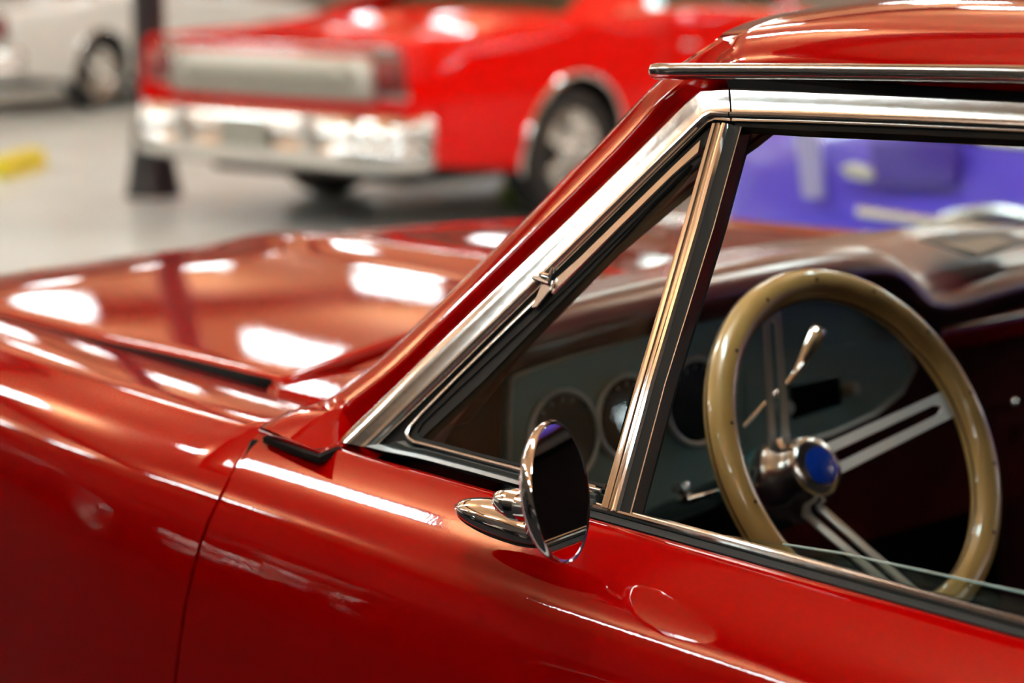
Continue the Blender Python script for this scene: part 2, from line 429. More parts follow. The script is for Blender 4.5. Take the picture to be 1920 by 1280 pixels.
obj('painted_highlight', prism_g(on_blue([(1590, 312), (1612, 304), (1640, 312), (1658, 328), (1640, 338), (1608, 332)]), (0, .045, 0)), 'silver_panel', t, bevel=.01)  # pale oval painted in place of a lamp reflection on the fender

t = sedan('parked_car', 'black_paint')  # dark blocker added out of view to deepen the flank's reflections
tag(t, 'black car parked alongside the driver\'s door, seen only in reflections', 'car')
place(t, (2.5, 0), (-.2, 3.75), 0); t.location.z = .013
t = sedan('parked_car', 'black_paint')  # another unseen blocker, further forward, darkens what the fender reflects
tag(t, 'second black car ahead of the driver\'s side, seen only in reflections', 'car')
place(t, (2.5, 0), (5.6, 3.9), 0); t.location.z = .013
M['runner'] = mat('added_dark_runner', (.012, .011, .012), .95, spec=.05, bump=(60, .4, .003))  # added dark surface, keeps the bright floor out of the flank's reflections
t = obj('added_runner', box_g((2.2, 3.3, .006), (16.0, 4.6, .012)), 'runner', bevel=.004)
tag(t, 'dark carpet runner on the aisle floor beside the driver\'s door', 'reflection blocker')
# post and floor blocks
t = empty('support_post', (9.55, -4.88, 0))
obj('column', tube_g([(0, 0, .3), (0, 0, H)], .095, 24), 'post', t)
obj('base', lathe_g([(.17, 0), (.17, .02), (.16, .05), (.125, .26), (.105, .46), (.096, .62), (.096, .66)], (0, 0, 0), (0, 0, 1), 32), 'post', t)
tag(t, 'black round support post with flared base beside the bright red car', 'post')
c = atZ(35, 322, 0)
t = obj('wheel_stop', prism_g([(-.42, -.09, 0), (-.42, .09, 0), (-.42, .06, .13), (-.42, -.06, .13)], (.78, 0, 0)), 'yellow', bevel=.012)
t.location = (c.x, c.y, 0); t.rotation_euler = (0, 0, R(-48)); tag(t, 'yellow wheel stop on the concrete at the left edge', 'wheel stop')
c = atZ(965, 372, 0)
t = obj('wheel_stop', prism_g([(-.3, -.09, 0), (-.3, .09, 0), (-.3, .06, .12), (-.3, -.06, .12)], (.6, 0, 0)), 'lime', bevel=.012)
t.location = (c.x, c.y, 0); t.rotation_euler = (0, 0, R(-40)); tag(t, 'lime green wheel stop on the floor beside the bright red car', 'wheel stop')

# ================================================================ THE RED CAR IN FRONT (car axes = world axes, x to its nose)
car = empty('coupe')
tag(car, 'dark red hardtop coupe with wood-rimmed steering wheel and round chrome door mirror, filling the foreground', 'car')
AXF, AXR, WR = 1.31, -1.75, .33

TOPP = [(.852, .9795), (.856, .9805), (.862, .9795), (.872, .975), (.888, .967), (.906, .956), (.921, .943), (.932, .927), (.940, .908), (.945, .885), (.948, .855), (.950, .82)]
LOWP = [(.950, .82), (.9495, .76), (.947, .70), (.943, .62), (.936, .52), (.925, .42), (.905, .33), (.87, .25)]
def plan(x):                                        # how far the flank comes in towards nose and tail
    return smooth_tab([(-2.3, -.10), (-1.2, 0), (.38, 0), (1.9, -.13)], x)
def zlow_fg(x):
    s = .25
    for c_ in (AXF, AXR):
        dx = abs(x-c_); r = WR+.06
        if dx < r: s = max(s, WR+math.sqrt(r*r-dx*dx))
    return s
def drop(x): return -.006*max(0, x-.3)-.055*max(0, x-1.25)**2/.25
def flank_row(x, top, s=1):
    d, p = drop(x), plan(x); row = [V((x, (y+p*(1 if y > .8 else .9)), z+d)) for y, z in top]
    lo = zlow_fg(x)
    n = 14; zt = .82+d
    for k in range(1, n+1):
        z = zt+(lo-zt)*k/n; row.append(V((x, lerp_tab([(b, a) for a, b in LOWP][::-1], z)+p, z)))
    return [V((q.x, q.y*s, q.z)) for q in row]
def dgap(z):                                        # the seam between fender and door
    return lerp_tab([(.25, .425), (.7, .372), (.80, .345), (.87, .322), (.92, .305), (.94, .302), (.955, .312), (.967, .325), (.982, .338)], z)
FENP = [(.706, .945), (.706, .962), (.709, .9675), (.74, .9725), (.78, .975), (.82, .9765), (.846, .9765), (.856, .9745), (.866, .970)] + TOPP[4:]

def panel(name, xs, top, s, fix0=None, fix1=None, m='red'):
    rows = [flank_row(x, top, s) for x in xs]
    if fix0:
        for q in rows[0]: q.x = fix0(q.z)
    if fix1:
        for q in rows[-1]: q.x = fix1(q.z)
        n = len(rows)
        for i in range(max(1, n-5), n-1):
            for q, e in zip(rows[i], rows[-1]):
                q.x = min(q.x, e.x-.01*(n-1-i))
    if fix0:
        for i in range(1, 5):
            for q, e in zip(rows[i], rows[0]): q.x = max(q.x, e.x+.01*i)
    # fold the front and rear edges inward so the seam has depth
    def fold(r, dx): return [V((q.x+dx, q.y-s*.004, q.z-.002)) for q in r], [V((q.x+dx, q.y-s*.03, q.z-.012)) for q in r]
    a1, a2 = fold(rows[0], -.0015); b1, b2 = fold(rows[-1], .0015)
    rows = [a2, a1]+rows+[b1, b2]
    return grid(name, rows, m, car, flip=(s > 0), edge=60)
xs_f = [.38+.02*k for k in range(8)]+[.55+.05*k for k in range(27)]
xs_d = [-.93+.06*k for k in range(17)]+[.05, .09, .13, .17, .21, .25, .28, .31, .34]
for s in (1, -1):
    panel('front_fender', [.34]+xs_f, FENP, s, fix0=lambda z: dgap(z)+.0028)
    door = panel('door', xs_d, TOPP, s, fix1=lambda z: dgap(z)-.0028)
    panel('quarter_panel', [-2.3+.05*k for k in range(28)], TOPP, s)
    obj('door_seam', grid_g := join([tube_g([(dgap(z), s*(lerp_tab([(b, a) for a, b in (TOPP+LOWP)][::-1], z)-.02), z) for z in [.3+.05*k for k in range(13)]+[.93, .95, .965]], .012, 6)]), 'black', car)
    # inner door and sill
    obj('door_inner', prism_g([(-.93, s*.80, .30), (.32, s*.80, .30), (.32, s*.80, .955), (-.93, s*.80, .965)], (0, s*.025, 0)), 'vinyl_dark', car, bevel=.006)
    obj('door_ledge', prism_g([(-.93, s*.795, .955), (.34, s*.795, .955), (.34, s*.848, .972), (-.93, s*.848, .972)], (0, 0, -.012)), 'black', car, smooth=False)
    obj('sill', prism_g([(-2.2, s*.85, .25), (.85, s*.85, .25), (.85, s*.7, .18), (-2.2, s*.7, .18)], (0, 0, .08)), 'under', car, smooth=False)
    for c_ in (AXF, AXR):
        wheel(car, (c_, s*.715, WR), s, WR)

# hood with rolled edges
def hood_y(x): return smooth_tab([(.59, .672), (.70, .684), (.95, .692), (1.3, .688), (1.72, .60)], x)
def hood_z(x, t):
    base = .9745+drop(x)*.9 + .018*(1-t*t) + .012*max(0, 1-abs(t)/.22)**2
    return base-.35*max(0, x-1.55)**2/.2
def hood_back(t): return .538+.145*(1-abs(t)**1.9)
rows = []
TS = [-1, -.99, -.97]+[-.94+.04*k for k in range(48)]+[.97, .99, 1]
for f in [0, .004, .016, .03]+[.05+.95*k/36 for k in range(37)]:
    r = []
    for t in TS:
        x0 = hood_back(t); x = x0+(1.78-.16*abs(t)**3-x0)*f
        z = hood_z(x, t)-(.006 if abs(t) > .995 else .0015 if abs(t) > .985 else 0)-(.005 if f == 0 else 0)
        r.append(V((x, t*hood_y(max(x, .7))*1.0, z)))
    rows.append(r)
rows = [[q-V((-.004, 0, .02)) for q in rows[0]]]+rows
hood = grid('hood', rows, 'red', car, flip=True, edge=70)
for s in (1, -1):
    grid('hood_gap_shade', [[V((x, s*(hood_y(max(x, .7))+.0005), hood_z(x, 1)+dz)) for x in [.56+.05*k for k in range(23)]] for dz in (-.001, -.03)], 'black', car, flip=(s > 0), solid=.002)  # black wall at the hood edge stands in for the gap's shade
    obj('fender_seam', prism_g([(.60, s*.674, .9695), (.60, s*.682, .9695), (.47, s*.645, .9695), (.47, s*.639, .9695)], (0, 0, .0006)), 'black', car, smooth=False)
    obj('hood_gap', prism_g([(.55, s*.670, .955), (1.75, s*.670, .93), (1.75, s*.72, .93), (.55, s*.72, .955)], (0, 0, -.01)), 'black', car, smooth=False)
rows = [[V((1.74-.16*abs(t)**3, t*.76, z)) for t in [-1+k/8 for k in range(17)]] for z in (.42, .62, .80, .90)]
grid('grille', rows, 'chrome_far', car, flip=True, solid=.02)
path = [V((1.84-.25*abs(t)**3, t*.84, 0)) for t in [-1+k/12 for k in range(25)]]
grid('front_bumper', [[p+V((o, 0, z)) for o, z in ((-.04, .36), (.03, .40), (.05, .47), (.03, .54), (-.04, .56))] for p in path], 'chrome_far', car, flip=False, solid=.01)
rows = [[V((-2.3-.02*(1-abs(t)**3), t*.84, z)) for t in [-1+k/8 for k in range(17)]] for z in (.35, .6, .93)]
grid('rear_panel', rows, 'red', car, flip=False, solid=.02)
rows = [[V((x, t*(.76), .975+.015*(1-t*t)-.04*max(0, -1.6-x))) for t in [-1+k/10 for k in range(21)]] for x in (-2.31, -2.0, -1.7, -1.45)]
grid('trunk_lid', rows, 'red', car, flip=True, solid=.012)
for s in (1, -1):
    grid('deck_side', [[V((x, s*y, .975+(.003 if y < .8 else 0))) for y in (.75, .80, .855)] for x in (-2.3, -1.6, -.94)], 'red', car, flip=(s > 0), solid=.008)

# cowl between hood and windshield
def ws_base(t): return V((.335+.30*(1-t*t), t*.722, .968+.016*(1-abs(t))))
rows = []
for f in (0, .3, .6, 1):
    r = []
    for k in range(41):
        t = -1+k/20; a = ws_base(t)+V((-.02, 0, 0)); b = V((hood_back(t)-.004, t*.64, hood_z(.62, t)-.008))
        q = a.lerp(b, f); q.z -= .008*math.sin(math.pi*f); r.append(q)
    rows.append(r)
cowl = grid('cowl', rows, 'red', car, flip=True)
for k in range(14):
    y = -.42+k*.065; b0 = hood_back(y/.64)-.035
    obj('cowl_slot', box_g((b0, y, .9795+.012*(1-abs(y))), (.035, .012, .003)), 'black', cowl)
# fender top behind the hood, running under the pillar foot
for s in (1, -1):
    rows = []
    for x in [.26+.02*k for k in range(15)]:
        yi = .722*math.sqrt(max(0, min(1, 1-(x-.335)/.30)))-.004; yi = max(.50, min(.70, yi))
        ys = [yi+(.70-yi)*k/5 for k in range(6)]+[.706, .74, .78, .81, .835, .850, .860]
        rows.append([V((x, s*y, (.9675+.0015*math.sin(min(1, (y-.50)/.2)*3.14) if y < .705 or x < .345 else .960)-(0 if y < .84 else (y-.84)*.25))) for y in ys])
    grid('cowl_side', rows, 'red', car, flip=(s < 0), solid=.004)

# A pillar (left one from the photograph's edges, right one mirrored)
cE = [(487, 804), (612, 756), (700, 688), (830, 568), (1003, 398), (1130, 268), (1245, 150), (1342, 64)]
bE = [(508, 815), (640, 765), (742, 688), (866, 568), (1040, 398), (1158, 280), (1268, 165), (1352, 74)]
aE = [(592, 846), (655, 815), (782, 690), (900, 572), (1078, 400), (1185, 293), (1300, 178), (1335, 140)]
rows = []
for i, (c_, b_, a_) in enumerate(zip(cE, bE, aE)):
    C1 = atG(*c_, -.030); B1 = atG(*b_, -.006); A1 = atG(*a_, -.010)
    if i == 0: C1, B1, A1 = atZ(486, 803, .986), atZ(545, 824, .986), atZ(596, 843, .984)
    if i == 7: C1 -= GU*.010; B1 -= GU*.03; A1 -= GU*.03
    Cm = C1.lerp(B1, .5)+V((.004, .004, .004))
    rows.append([C1-GU*.05-V((.02, 0, 0)), C1, C1.lerp(B1, .12)+V((.003, .001, .003)), Cm, B1.lerp(C1, .12)+GU*.001, B1, B1.lerp(A1, .15)-GU*.001, B1.lerp(A1, .6)-GU*.006, A1-GU*.014, A1-GU*.06])
def dense(rows, k=4):
    out = []
    n = len(rows)
    for i in range(n-1):
        for j in range(k):
            t = j/k
            p0, p1, p2, p3 = rows[max(i-1, 0)], rows[i], rows[i+1], rows[min(i+2, n-1)]
            out.append([.5*((2*b)+(c-a)*t+(2*a-5*b+4*c-d)*t*t+(3*b-a-3*c+d)*t**3) for a, b, c, d in zip(p0, p1, p2, p3)])
    out.append(rows[-1]); return out
rows = [[a.lerp(b, k/5)+V((0, 0, .004*math.sin(math.pi*k/5))) for a, b in zip(rows[0], rows[1])] for k in range(5)]+dense(rows[1:])
grid('a_pillar', rows, 'red', car, flip=False, edge=60)
grid('a_pillar', [[V((q.x, -q.y, q.z)) for q in r] for r in rows], 'red', car, flip=True, edge=60)
# raised cowl corner plate at the pillar's foot
for s in (1, -1):
    lipq = [atZ(486, 803, .986), atZ(545, 824, .986), atZ(597, 844, .984), atZ(640, 828, .984)]
    lipq = [V((q.x, q.y*s, q.z)) for q in lipq]
    grid('foot_edge', [lipq, [q-V((0, s*.0015, .0045)) for q in lipq], [q-V((0, s*.012, .0045)) for q in lipq]], 'red', car, solid=.001)
    sh = [atZ(493, 818, .9812), atZ(545, 838, .9812), atZ(599, 857, .9812), atZ(640, 838, .9812), atZ(600, 800, .9812)]
    obj('corner_gap', prism_g([V((q.x, q.y*s, q.z)) for q in sh], (0, 0, -.006)), 'black', car, smooth=False)
# windshield
def ws_top(t): return V((-.055+.165*(1-t*t), t*.60, 1.352+.032*(1-t*t)))
rows = [[ws_base(t).lerp(ws_top(t), f)+V((.012, 0, .012))*math.sin(math.pi*f) for t in [-1+k/16 for k in range(33)]] for f in [k/8 for k in range(9)]]
grid('windshield', rows, 'glass', car)
obj('windshield_trim', tube_g([ws_base(-1+k/16)+V((.004, 0, .003)) for k in range(33)], .006, 8), 'chrome', car)
# wipers lying on the glass foot
for y in (-.02, -.50):
    p = [V((.60, y+.05, .990)), V((.57, y+.0, 1.004)), V((.50, y+.30, 1.020))]
    wp = obj('wiper', tube_g(p, [.006, .005, .003], 8), 'steel', car)
    obj('blade', tube_g([V((.575, y+.06, 1.004)), V((.50, y+.36, 1.018))], .004, 6), 'rubber', wp)

# roof: from the drip rail up and over
def roof_y(x): return .655-.0*x
rows = []
for i in range(31):
    f = i/30; r = []
    for k in range(49):
        t = -1+k/24; a = abs(t)
        xf = -.035+.14*(1-t*t)-.03*max(0, a-.9)/.1
        x = xf+(-1.22-xf)*f
        z = lerp_tab([(0, 1.4065), (.25, 1.405), (.5, 1.400), (.7, 1.3925), (.8, 1.386), (.87, 1.379), (.92, 1.372), (.955, 1.3625), (.98, 1.352), (1, 1.342)], a)
        fr = max(0, 1-(xf-x)/.22)
        z -= (.020*fr**2.2)*(1-.3*a); z += -.02*max(0, (f-.6)/.4)**2
        y = t*(.668-.012*fr*a)
        r.append(V((x, y, z)))
    rows.append(r)
grid('roof', rows, 'red', car, flip=False, solid=.012, edge=60)
# header and headliner inside
grid('headliner', [[V((x, t*.60, 1.345+.02*(1-t*t))) for t in [-1+k/8 for k in range(17)]] for x in (-.02, -.5, -1.2)], 'burgundy', car)
obj('header', join([prism_g([V((-.06+.17*(1-a*a), a*.60, 1.340+.030*(1-a*a))), V((-.06+.17*(1-b*b), b*.60, 1.340+.030*(1-b*b))), V((-.11+.14*(1-b*b), b*.60, 1.335+.025*(1-b*b))), V((-.11+.14*(1-a*a), a*.60, 1.335+.025*(1-a*a)))], (0, 0, -.012)) for a, b in [(-1+k/8, -1+(k+1)/8) for k in range(16)]]), 'burgundy', car)
# rear pillars and rear glass
for s in (1, -1):
    obj('rear_pillar', prism_g([(-.98, s*.835, .975), (-1.75, s*.83, .975), (-1.24, s*.655, 1.34), (-1.02, s*.665, 1.345)], (0, -s*.05, 0)), 'red', car, bevel=.01)
obj('rear_window', prism_g([(-1.68, -.70, .985), (-1.68, .70, .985), (-1.22, .60, 1.355), (-1.22, -.60, 1.355)], (.005, 0, .005)), 'tint_glass', car, smooth=False)

# drip rail
A = atG(1240, 119, .012); rail_pts = [atY(1242, 133, .672), atY(1300, 133, .672), atY(1500, 133.5, .672), atY(1700, 136, .672), atY(1925, 139, .672)]
x_ = rail_pts[-1]; rail_pts += [V((-.6, .672, x_.z+.001)), V((-.9, .672, x_.z-.004)), V((-1.2, .672, x_.z-.02))]
pr = [(-.0062, -.010), (-.0066, .0), (-.0055, .004), (-.002, .0058), (.002, .0052), (.0050, .0030), (.0062, .0005), (.0068, -.002), (.0062, -.010)]
for s in (1, -1):
    rr = resample(rail_pts, 40)
    rows = []
    for i, p in enumerate(rr):
        k = 1.08
        rows.append([V((p.x, s*(p.y+.010+o*k*1.0), p.z-z*k)) for z, o in pr])
    tip = rows[0]; c0 = sum(tip, V())/len(tip)
    rows = [[c0+(q-c0)*.05+V((.0045, 0, 0)) for q in tip], [c0+(q-c0)*.55+V((.0038, 0, 0)) for q in tip], [c0+(q-c0)*.85+V((.0022, 0, 0)) for q in tip]]+rows
    grid('drip_rail', rows, 'steel', car, flip=(s < 0), closed=True)
    obj('rail_recess', prism_g([(-.085, s*.662, 1.330), (-1.2, s*.662, 1.337), (-1.2, s*.662, 1.300), (-.105, s*.670, 1.300)], (0, -s*.02, 0)), 'black', car, smooth=False)
# soft body rail inside the roof edge seen through the window
for s in (1, -1):
    obj('roof_rail_inner', tube_g([(.0, s*.60, 1.325), (-.3, s*.615, 1.325), (-1.1, s*.615, 1.32)], .020, 10), 'burgundy', car)
    pin = [atG(*q_, -.05) for q_ in [(850, 800), (970, 650), (1135, 482), (1290, 352), (1394, 280), (1432, 250), (1330, 180), (1180, 320), (1000, 490), (800, 690), (690, 800)]]
    obj('pillar_inner', prism_g([V((q_.x, s*q_.y, q_.z)) for q_ in pin], (0, -s*.02, 0)), 'dark_trim_red', car, bevel=.003)

# ---- window frame on the side-glass plane
PRS = [(0, -.012), (0, .003), (.04, .0055), (.10, .0062), (.38, .0050), (.62, .0036), (.74, .0036), (.765, .0062), (.84, .0068), (.90, .0060), (.93, .0030), (1, .0030), (1, -.012)]
frame = obj('window_frame', ribbon_g([(640, 829), (775, 699), (1075, 411), (1180, 309), (1285, 205), (1308, 182), (1320, 172), (1374, 168.5)],
      [(703, 843), (838, 714), (1133, 425), (1234, 325), (1318, 243), (1330, 232), (1344, 226.5), (1373, 229)], PRS, corner=True), 'steel', car, edge=25)
ft = [(1378, 168.5), (1500, 173), (1700, 182), (1925, 194)]; fb = [(1376, 229), (1500, 232), (1700, 240), (1925, 250)]
a_, b_ = atG(*ft[-1]), atG(*fb[-1])
ft += [(-.62, a_.y, a_.z+.002), (-.93, a_.y, a_.z-.004)]; fb += [(-.62, b_.y, b_.z+.002), (-.93, b_.y, b_.z-.004)]
obj('top_rail', ribbon_g(ft, fb, PRS, corner=True), 'steel', frame, edge=25)
PF = [(0, -.012), (0, .001), (.1, .003), (.9, .003), (1, .001), (1, -.012)]
def flat(d, h): return [(0, -d), (0, h), (.5, h*1.15), (1, h), (1, -d)]
# weather seal under the top rail and along the slanting frame
sb = [(1376, 236), (1500, 243), (1700, 251), (1925, 262)]; b2 = atG(*sb[-1]); sb += [(-.62, b2.y, b2.z+.002), (-.93, b2.y, b2.z-.004)]
obj('weather_seal', ribbon_g(fb, sb, flat(.016, -.001), corner=True), 'rubber', frame)
vent = obj('vent_window', ribbon_g([(1342, 226), (1322, 244), (1234, 325), (1133, 425), (838, 714), (703, 843)],
      [(1372, 232), (1328, 262), (1262, 340), (1170, 440), (905, 712), (772, 835)], flat(.012, -.0015), corner=True), 'rubber', car)
# narrow steel frame of the vent pane
obj('vent_frame', ribbon_g([(1318, 262), (1262, 316), (1170, 406), (1090, 484), (1028, 538)], [(1312, 290), (1262, 334), (1170, 424), (1092, 502), (1040, 553)], PF, corner=True), 'steel', vent)
obj('vent_edge', ribbon_g([(1028, 540), (960, 606), (860, 705), (790, 776), (770, 798), (762, 812), (765, 824), (776, 832), (800, 838), (900, 865), (1000, 891), (1128, 924)],
      [(1034, 544), (964, 610), (864, 708), (794, 779), (775, 801), (768, 813), (771, 821), (781, 827), (802, 832), (902, 858), (1002, 884), (1130, 917)], flat(.004, .0025), corner=True), 'steel', vent)
obj('vent_seal', ribbon_g([(1296, 300), (1170, 424), (1034, 549), (864, 712), (782, 790), (772, 812), (784, 826), (902, 856), (1135, 914)],
      [(1290, 313), (1172, 432), (1040, 560), (870, 718), (792, 792), (782, 810), (790, 820), (902, 850), (1136, 908)], flat(.005, 0), corner=True), 'rubber', vent)
obj('vent_bottom', ribbon_g([(760, 826), (776, 836), (800, 840), (900, 866), (1000, 893), (1122, 926)], [(690, 842), (730, 852), (790, 864), (890, 890), (990, 918), (1112, 950)], [(0, -.01), (0, 0), (.2, .003), (.45, .001), (.6, .006), (.9, .008), (1, .004), (1, -.01)], corner=True), 'grey_rubber', vent)
gl = [atG(*p, -.003) for p in [(1300, 300), (1170, 428), (1036, 553), (868, 714), (785, 795), (776, 812), (786, 824), (902, 854), (1136, 914), (1150, 860)]]
obj('vent_glass', (gl, [tuple(range(len(gl)))]), 'glass', vent, smooth=False)
# pivot of the vent pane
pv = atG(1022, 520, .006)
hinge = obj('hinge', join([tube_g([atG(1000, 520, .006), atG(1030, 531, .008)], .0022, 8), tube_g([atG(1012, 513, .006), atG(1030, 517, .008)], .0018, 8), tube_g([atG(1036, 502, .006), atG(1026, 531, .004)], [.0012, .0026], 8)]), 'chrome', vent)
obj('hinge_plate', prism_g([atG(1018, 536, .002), atG(1040, 527, .002), atG(1036, 545, .002), atG(1010, 578, .002), atG(1000, 580, .002)], GU*.003), 'steel', vent, bevel=.0008)
# division bar
bar = obj('division_bar', ribbon_g([(1342, 236), (1290, 418), (1200, 720), (1134, 952)], [(1371, 236), (1318, 430), (1232, 720), (1166, 962)],
      [(0, -.014), (0, .004), (.06, .0062), (.5, .0066), (.56, .0062), (.60, .0030), (.66, .0030), (.70, .0066), (.80, .0072), (.92, .0064), (1, .0035), (1, -.014)]), 'chrome', car, edge=25)
obj('bar_seal', ribbon_g([(1371, 236), (1318, 430), (1232, 720), (1166, 962)], [(1392, 240), (1340, 430), (1250, 720), (1184, 966)], flat(.014, .0025)), 'rubber', bar)
obj('bar_lip', ribbon_g([(1392, 240), (1340, 430), (1250, 720), (1184, 966)], [(1394.5, 240), (1342.5, 430), (1252.5, 720), (1187, 967)], flat(.010, .003)), 'steel', bar)
obj('bar_back', ribbon_g([(1333, 262), (1281, 430), (1192, 720), (1126, 945)], [(1342, 240), (1291, 420), (1200, 720), (1134, 952)], flat(.006, -.002)), 'grey_rubber', bar)
# latch of the vent pane inside
lt = obj('vent_latch', prism_g([atG(1102, 905, -.01), atG(1132, 912, -.01), atG(1126, 932, -.01), atG(1098, 925, -.01)], GU*.010), 'chrome', vent, bevel=.0015)
# belt trim
bx = [(-.085), -.2, -.5, -.95]
def belt(nm, y0, z0, y1, z1, m, th, par, xs=bx):
    rows = []
    for x in xs:
        a, b = V((x, y0, z0)), V((x, y1, z1)); n = V((0, -(b-a).z, (b-a).y)).normalized()
        if n.z < 0: n = -n
        rows.append([a-n*.006, a+n*th*.3, a.lerp(b, .2)+n*th, a.lerp(b, .8)+n*th, b+n*th*.3, b-n*.006])
    return grid(nm, rows, m, par, closed=True, edge=30)
bt = belt('belt_trim', .8345, .9885, .8385, .9875, 'steel', .0012, car)
belt('bead', .8390, .9868, .8430, .9852, 'steel', .0018, bt)
belt('belt_seal', .8425, .9830, .8500, .9800, 'rubber', .0002, bt)
# lowered door glass, its top edge just above the sill
obj('door_glass', prism_g([(-.24, .826, .94), (-.93, .826, .94), (-.93, .8235, 1.0045), (-.52, .8240, 1.0005), (-.36, .8248, .9950), (-.24, .826, .985)], (0, -.0045, 0)), 'glass', car, smooth=False)
obj('glass_rim', tube_g([(-.30, .8236, .9905), (-.36, .8230, .9955), (-.52, .8220, 1.001), (-.93, .8215, 1.005)], .0010, 6), 'glass_edge', car)

# ---- door mirror
mir = obj('side_mirror', ([], []), 'chrome', car) if False else None
Mc = atY(1050, 922, .955)
rr_ = (Mc-CAM); dep = rr_.dot(DV); tv = -rr_.normalized()
R_m = 136.5*dep/F_PX
im = (RV*.995+UV*.096); im = (im-tv*im.dot(tv)).normalized(); ca = 55.5/136.5
MN = (tv*ca+im*math.sqrt(1-ca*ca)).normalized()
mir = obj('side_mirror', lathe_g([(R_m*.93, .0), (R_m*.975, .0012), (R_m, -.0010), (R_m*.985, -.005), (R_m*.90, -.010), (R_m*.70, -.016), (R_m*.35, -.020), (.004, -.0215)], Mc, MN, 72), 'chrome', car, edge=60)
obj('mirror_glass', lathe_g([(.0005, .0008)]+[(R_m*.93*k/12, .0008-.0003*(k/12)**2) for k in range(1, 13)]+[(R_m*.93, -.001), (.001, -.001)], Mc, MN, 72), 'mirror', mir, edge=20)
# bullet-shaped joint and neck
pb = [Mc-MN*.016-V((0, 0, .012)), atY(985, 949, .953), atY(960, 944, .951), atY(942, 938, .950), atY(932, 935, .950), atY(929.5, 934, .950)]
obj('arm', tube_g(pb, [.0128, .0124, .0116, .0096, .0060, .0010], 24), 'chrome', mir, edge=60)
for k in range(10):
    c_ = pb[1].lerp(pb[2], .1+.07*k); ax = (pb[2]-pb[1]).normalized()
    obj('ring', torus_g(c_, ax, .0120, .0007, 24, 6), 'chrome', mir)
obj('neck', tube_g([atY(1010, 955, .951), atY(1012, 970, .944), atY(1012, 988, .935)], [.007, .009, .012], 20), 'chrome', mir)
# teardrop base on the door's shoulder
b0, b1 = atY(850, 939, .925), atY(1046, 996, .930)
ax = (b1-b0); Lb = ax.length; ax.normalize(); nb = V((0, .62, .78)); nb = (nb-ax*nb.dot(ax)).normalized(); sb_ = ax.cross(nb)
rows = []
for i in range(25):
    f = i/24; w_ = .0165*math.sqrt(max(0, 1-(1-min(1, f/.62))**2.0)) if f < .62 else .0165*math.sqrt(max(0, 1-((f-.62)/.38)**2.4))
    w_ = max(w_, .0003); hh = .013*(w_/.0165)**1.1
    rows.append([b0+ax*(Lb*f)+sb_*(w_*math.cos(a))+nb*(hh*math.sin(a)-.006) for a in [math.pi*k/20 for k in range(21)]])
mb = grid('base', rows, 'chrome', mir, edge=60, solid=.001)
rows2 = [[b0+ax*(Lb*(f*1.03-.015))+sb_*(1.06*w2*math.cos(a))+nb*(.004*math.sin(a)-.0085) for a in [math.pi*k/12 for k in range(13)]] for f, w2 in [(i/24, max(.0005, .0172*math.sqrt(max(0, 1-(1-min(1, (i/24)/.62))**2.0)) if i/24 < .62 else .0172*math.sqrt(max(0, 1-((i/24-.62)/.38)**2.4)))) for i in range(25)]]
grid('gasket', rows2, 'rubber', mir, edge=60)

# ---- interior
DX = .30
obj('firewall', prism_g([(.60, -.76, .30), (.60, .76, .30), (.60, .74, .93), (.60, -.74, .93)], (-.01, 0, 0)), 'black', car, smooth=False)
obj('interior_floor', box_g((-.7, 0, .27), (2.6, 1.6, .02)), 'carpet', car, smooth=False)
sx = -.62
seat = obj('bench_seat', box_g((sx+.10, 0, .50), (.52, 1.42, .20)), 'vinyl_dark', car, bevel=.05)
obj('seat_back', box_g((sx-.22, 0, .76), (.14, 1.42, .50), Matrix.Rotation(R(-12), 3, 'Y')), 'vinyl_dark', seat, bevel=.05)
for s in (1, -1):
    obj('kick_panel', prism_g([(.60, s*.78, .30), (.20, s*.78, .30), (.28, s*.775, .955), (.60, s*.72, .955)], (0, -s*.02, 0)), 'burgundy', car, bevel=.004)
# dash pad: lip heights read along the dash
lip = [(880, 690), (905, 655), (935, 628), (975, 610), (1030, 596), (1100, 576), (1200, 554), (1290, 534), (1400, 512), (1520, 490), (1620, 478), (1668, 480), (1700, 500), (1728, 530), (1752, 545), (1790, 545), (1850, 528), (1925, 508)]
pts = [atX(x, y, .262) for x, y in lip]
pts = [V((.262, .71, pts[0].z-.06))]+pts+[V((.262, -.50, pts[-1].z)), V((.262, -.71, pts[-1].z-.03))]
rows = []
for i, p in enumerate(pts):
    y, z = p.y, p.z; tt = max(-1, min(1, y/.735))
    zb_ = lerp_tab([(-.72, 1.035), (-.55, 1.050), (-.3, 1.062), (0, 1.054), (.3, 1.043), (.5, 1.018), (.72, .990)], y)
    wb, wt = ws_base(tt), ws_top(tt); bk = wb.x+(wt.x-wb.x)*(zb_-wb.z)/(wt.z-wb.z)-.022
    drop_ = .045 if i > 3 else .030+.02*i/4
    rows.append([V((bk-.004, y, .97)), V((bk, y, zb_-.008)), V((bk-.02, y, zb_)), V((.29+(bk-.31)*.6, y, zb_+(z-zb_)*.30)), V((.29+(bk-.31)*.25, y, zb_+(z-zb_)*.75)), V((.29, y, z)), V((.272, y, z-.004)), V((.262, y, z-.014)), V((.262, y, z-.024)),
                 V((.268, y, z-drop_+.003)), V((.285, y, z-drop_)), V((.33, y, z-drop_-.002))])
dash = grid('dashboard', dense(rows, 3), 'burgundy', car, flip=True, edge=70, solid=.006)
